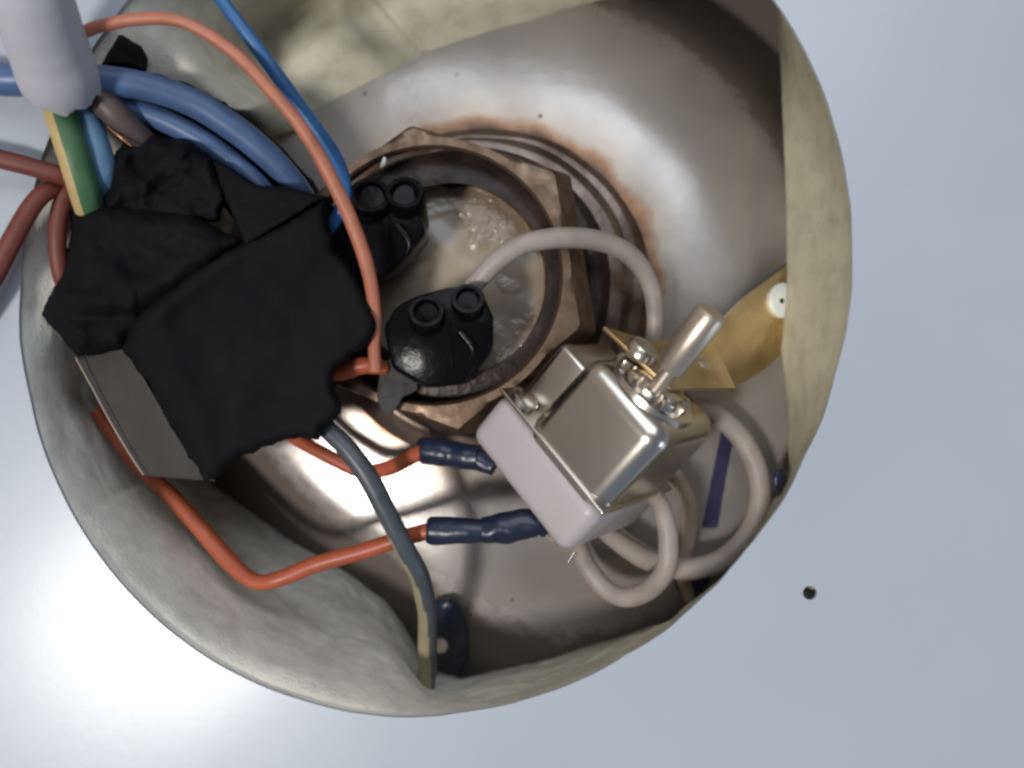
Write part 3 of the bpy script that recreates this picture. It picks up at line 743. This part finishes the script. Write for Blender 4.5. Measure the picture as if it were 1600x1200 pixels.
# ------------------------------------------------------------ mains cable: white sheath with three cores
cb = thing("mains_cable", "white sheathed cable entering at the top left with striped, blue and brown cores", "cable", P(95, 150, 5))
sh = tube("sheath", [(-95, -560, 70, 60), (-30, -300, 52, 61), (10, -160, 40, 61), (38, -60, 30, 61), (52, 0, 24, 61), (70, 60, 17, 60), (86, 108, 11, 60), (92, 124, 8, 59)], M['sheath'], cb, seg=96, wob=.012)
nv = len(sh.data.vertices); axd = (P(92, 124, 8) - P(70, 60, 17)).normalized()
for ring_i in range(6):
    for jj in range(96):
        v = sh.data.vertices[nv - 96 * (ring_i + 1) + jj]
        v.co += axd * (0.0022 * noise.noise(Vector((math.cos(jj / 96 * 6.283) * 2.2, math.sin(jj / 96 * 6.283) * 2.2, 4))) + 0.0008 * noise.noise(Vector((math.cos(jj / 96 * 6.283) * 9, math.sin(jj / 96 * 6.283) * 9, 1)))) * (1 - ring_i / 6)
tube("green_yellow_core", [(70, 90, 6, 22), (86, 150, 5, 23), (102, 200, 5, 24), (120, 258, 4, 24), (136, 312, 0, 23), (146, 345, -5, 21)], [M['green'], M['yellow']], cb, seg=36,
     matfn=lambda i, j: 1 if 0.10 < ((j + 0.48) % 1.0) < 0.42 else 0, label="green and yellow striped core")
tube("blue_core", [(108, 100, 2, 20), (125, 160, 1, 22), (145, 215, 1, 22), (160, 262, 0, 20), (160, 300, -3, 16)], M['teal'], cb, seg=28, label="pale blue core")
tube("brown_core", [(120, 100, 4, 22), (150, 145, 3, 22), (180, 178, 2, 22), (212, 208, -1, 19), (240, 232, -5, 17)], M['brownins'], cb, seg=28, label="brown core")
tube("copper_strand", [(168, 198, 3, 1.6), (186, 213, 3, 1.6), (205, 228, 2, 1.6)], M['copper'], cb, seg=8)

# ------------------------------------------------------------ the taped bundle
tb = thing("taped_bundle", "large bundle of joints wrapped in black cloth tape with a side strip greyed for reflected light", "wire bundle", P(330, 500, -5))
def fold(x, y, x0, y0, x1, y1, w_, h):
    d = Vector((x1 - x0, y1 - y0)); L = d.length; d /= L
    s = (x - x0) * d.x + (y - y0) * d.y; n = (x - x0) * -d.y + (y - y0) * d.x
    if s < -30 or s > L + 30: return 0
    e = min(1, max(0, (s + 30) / 60)) * min(1, max(0, (L + 30 - s) / 60))
    return h * math.exp(-(n / w_) ** 2) * e
def zmain(x, y):
    return 2.0 - (x - 400) * .012 + fold(x, y, 380, 380, 230, 500, 22, 1.8) + fold(x, y, 520, 380, 400, 690, 30, -.8) + fold(x, y, 230, 470, 330, 700, 26, .8) + fold(x, y, 300, 560, 520, 640, 20, -.5)
mound("tape_wrap", [(385, 378), (440, 350), (508, 308), (514, 345), (524, 388), (552, 420), (590, 500), (592, 512), (565, 545), (528, 572), (522, 590), (524, 610), (534, 628), (533, 645), (518, 660), (503, 668), (500, 688), (465, 684), (430, 692), (372, 716), (345, 742), (320, 753), (296, 712), (262, 655), (228, 592), (190, 545), (205, 500), (300, 420)],
      zmain, -18, M['tape'], tb, n=320, rings=26, rough=4, fine=.12, edge=.08, drop=4)
def zlobe(x, y): return 4.0 + (x - 230) * .004 + fold(x, y, 130, 470, 330, 400, 26, 1.6) + fold(x, y, 120, 340, 250, 450, 24, -1.3) + fold(x, y, 100, 500, 230, 490, 14, -1.6)
mound("tape_wrap", [(110, 330), (165, 318), (230, 322), (300, 335), (378, 376), (330, 420), (240, 490), (195, 545), (152, 552), (120, 557), (82, 512), (65, 492), (75, 465), (95, 430), (104, 400), (112, 365)],
      zlobe, -16, M['tape'], tb, n=260, rings=22, rough=3, fine=.45, edge=.30, drop=7, label="rounded left lobe of black tape")
def zup(x, y): return 0.5 + fold(x, y, 180, 310, 310, 220, 18, 1.8) + fold(x, y, 200, 240, 280, 320, 16, -1.2)
mound("tape_wrap", [(160, 330), (165, 285), (180, 240), (215, 205), (240, 208), (290, 218), (330, 245), (350, 300), (345, 345), (250, 350)],
      zup, -18, M['tape'], tb, n=200, rings=16, rough=4, fine=.6, edge=.25, drop=5, label="crumpled upper lobe of black tape")
mound("tape_wrap", [(325, 243), (362, 262), (400, 288), (450, 292), (512, 308), (455, 342), (384, 385), (356, 320)],
      lambda x, y: -2.0 + (y - 250) * .03, -16, M['tape'], tb, n=160, rings=12, rough=2, fine=.2, edge=.12, drop=2, label="flat triangular fold of black tape")
# strip down the side of the block, greyed for reflected light: top edge beside the black face, lower edge deeper
mound("side_strip", [(118, 560), (150, 553), (192, 543), (228, 592), (262, 655), (296, 712), (337, 752), (285, 748), (240, 745), (222, 742), (170, 655)],
      lambda x, y: -3.0 - 11 * max(0, min(1, ((y - 545) * .6 - (x - 190) + 5) / 110)), lambda x, y: -16, M['tape_sheen'], tb, n=160, rings=12, rough=1.2, fine=.12, edge=.06, drop=.6, label="flat tape strip along the lower left side, greyed for reflected light")
tube("strip_edge", [(118, 558, -8, 1.3), (142, 602, -9, 1.3), (172, 658, -9.5, 1.3), (200, 705, -10, 1.3), (224, 742, -10, 1.3)], M['silicone2'], tb, seg=8, label="pale cut edge of the greyed strip")
# loose tape flap, same sheen grey, under the connector
fl_ = thing("tape_scrap", "ragged tape flap, greyed as sheen, sticking out below the lower black connector", "tape", P(620, 600, -12))
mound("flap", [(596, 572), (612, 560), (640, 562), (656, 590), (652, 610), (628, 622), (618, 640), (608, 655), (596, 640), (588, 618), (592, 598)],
      lambda x, y: -11.5 + noise.noise(Vector((x * .04, y * .04, 0))), -13.2, M['tape_sheen'], fl_, n=100, rings=8, rough=2, fine=.2, edge=.08, drop=.4)
o = mound("tape_stub", [(157, 104), (172, 78), (186, 54), (200, 60), (222, 72), (232, 92), (228, 112), (212, 110), (190, 108)], lambda x, y: 1.5, -9, M['tape'], None, n=100, rings=10, rough=2, fine=.3, edge=.4, drop=4)
top(o, "small black taped stub peeping out above the thick blue wires", "tape")
# ------------------------------------------------------------ dark parts behind the wires
bx = mound("taped_mass", [(205, 128), (240, 112), (300, 134), (350, 160), (395, 190), (440, 228), (478, 272), (520, 320), (560, 420), (590, 480), (560, 520), (430, 420), (330, 300), (230, 200), (190, 150)],
      lambda x, y: -4.5 - 12 * max(0, min(1, (x - 200) / 330)), -32, M['tape'], None, n=200, rings=14, rough=4, fine=.4, edge=.3, drop=3)
top(bx, "dark taped mass in shadow behind the thick blue wires", "tape")
# bottom lug
lug = thing("earth_lug", "dark lug with a stud half hidden at the bottom foam beside the striped wire", "terminal", F(700, 1000))
mound("lug_plate", [(676, 940), (700, 932), (722, 950), (732, 985), (730, 1030), (715, 1056), (690, 1058), (674, 1020)], lambda x, y: fz(x, y) + 7, lambda x, y: fz(x, y) - 1, M['navy'], lug, n=90, rings=10, rough=2, edge=.5, drop=4)
lathe("stud", F(688, 1003, 4), (0.1, 0.1, 1), [(rs(14, -40), 0), (rs(14, -40), .004), (rs(10, -40), .005), (.00001, .005)], M['steel'], lug, seg=24)
# rubber plug at right
pl = mound("rubber_grommet", [(1205, 745), (1210, 735), (1222, 730), (1230, 742), (1226, 758), (1214, 770), (1207, 762)], lambda x, y: -17, -30, M['navy'], None, n=60, rings=8, rough=1, edge=.5, drop=2)
top(pl, "small dark blue blob on the right foam wall", "grommet")
# white chip on the nut
wc = tube("white_chip", [(595, 262, -12, 2.5), (599, 255, -12, 4), (601, 246, -12, 2.5)], M['whitenylon'], None, seg=10)
top(wc, "tiny white chip above the upper black connector", "debris")
# old bore behind the bracket
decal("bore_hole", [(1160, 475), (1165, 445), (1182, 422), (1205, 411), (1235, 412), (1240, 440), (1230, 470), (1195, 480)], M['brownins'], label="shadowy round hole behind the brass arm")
print("tris", sum(len(o.data.polygons) * 2 for o in bpy.data.objects if o.type == 'MESH'))
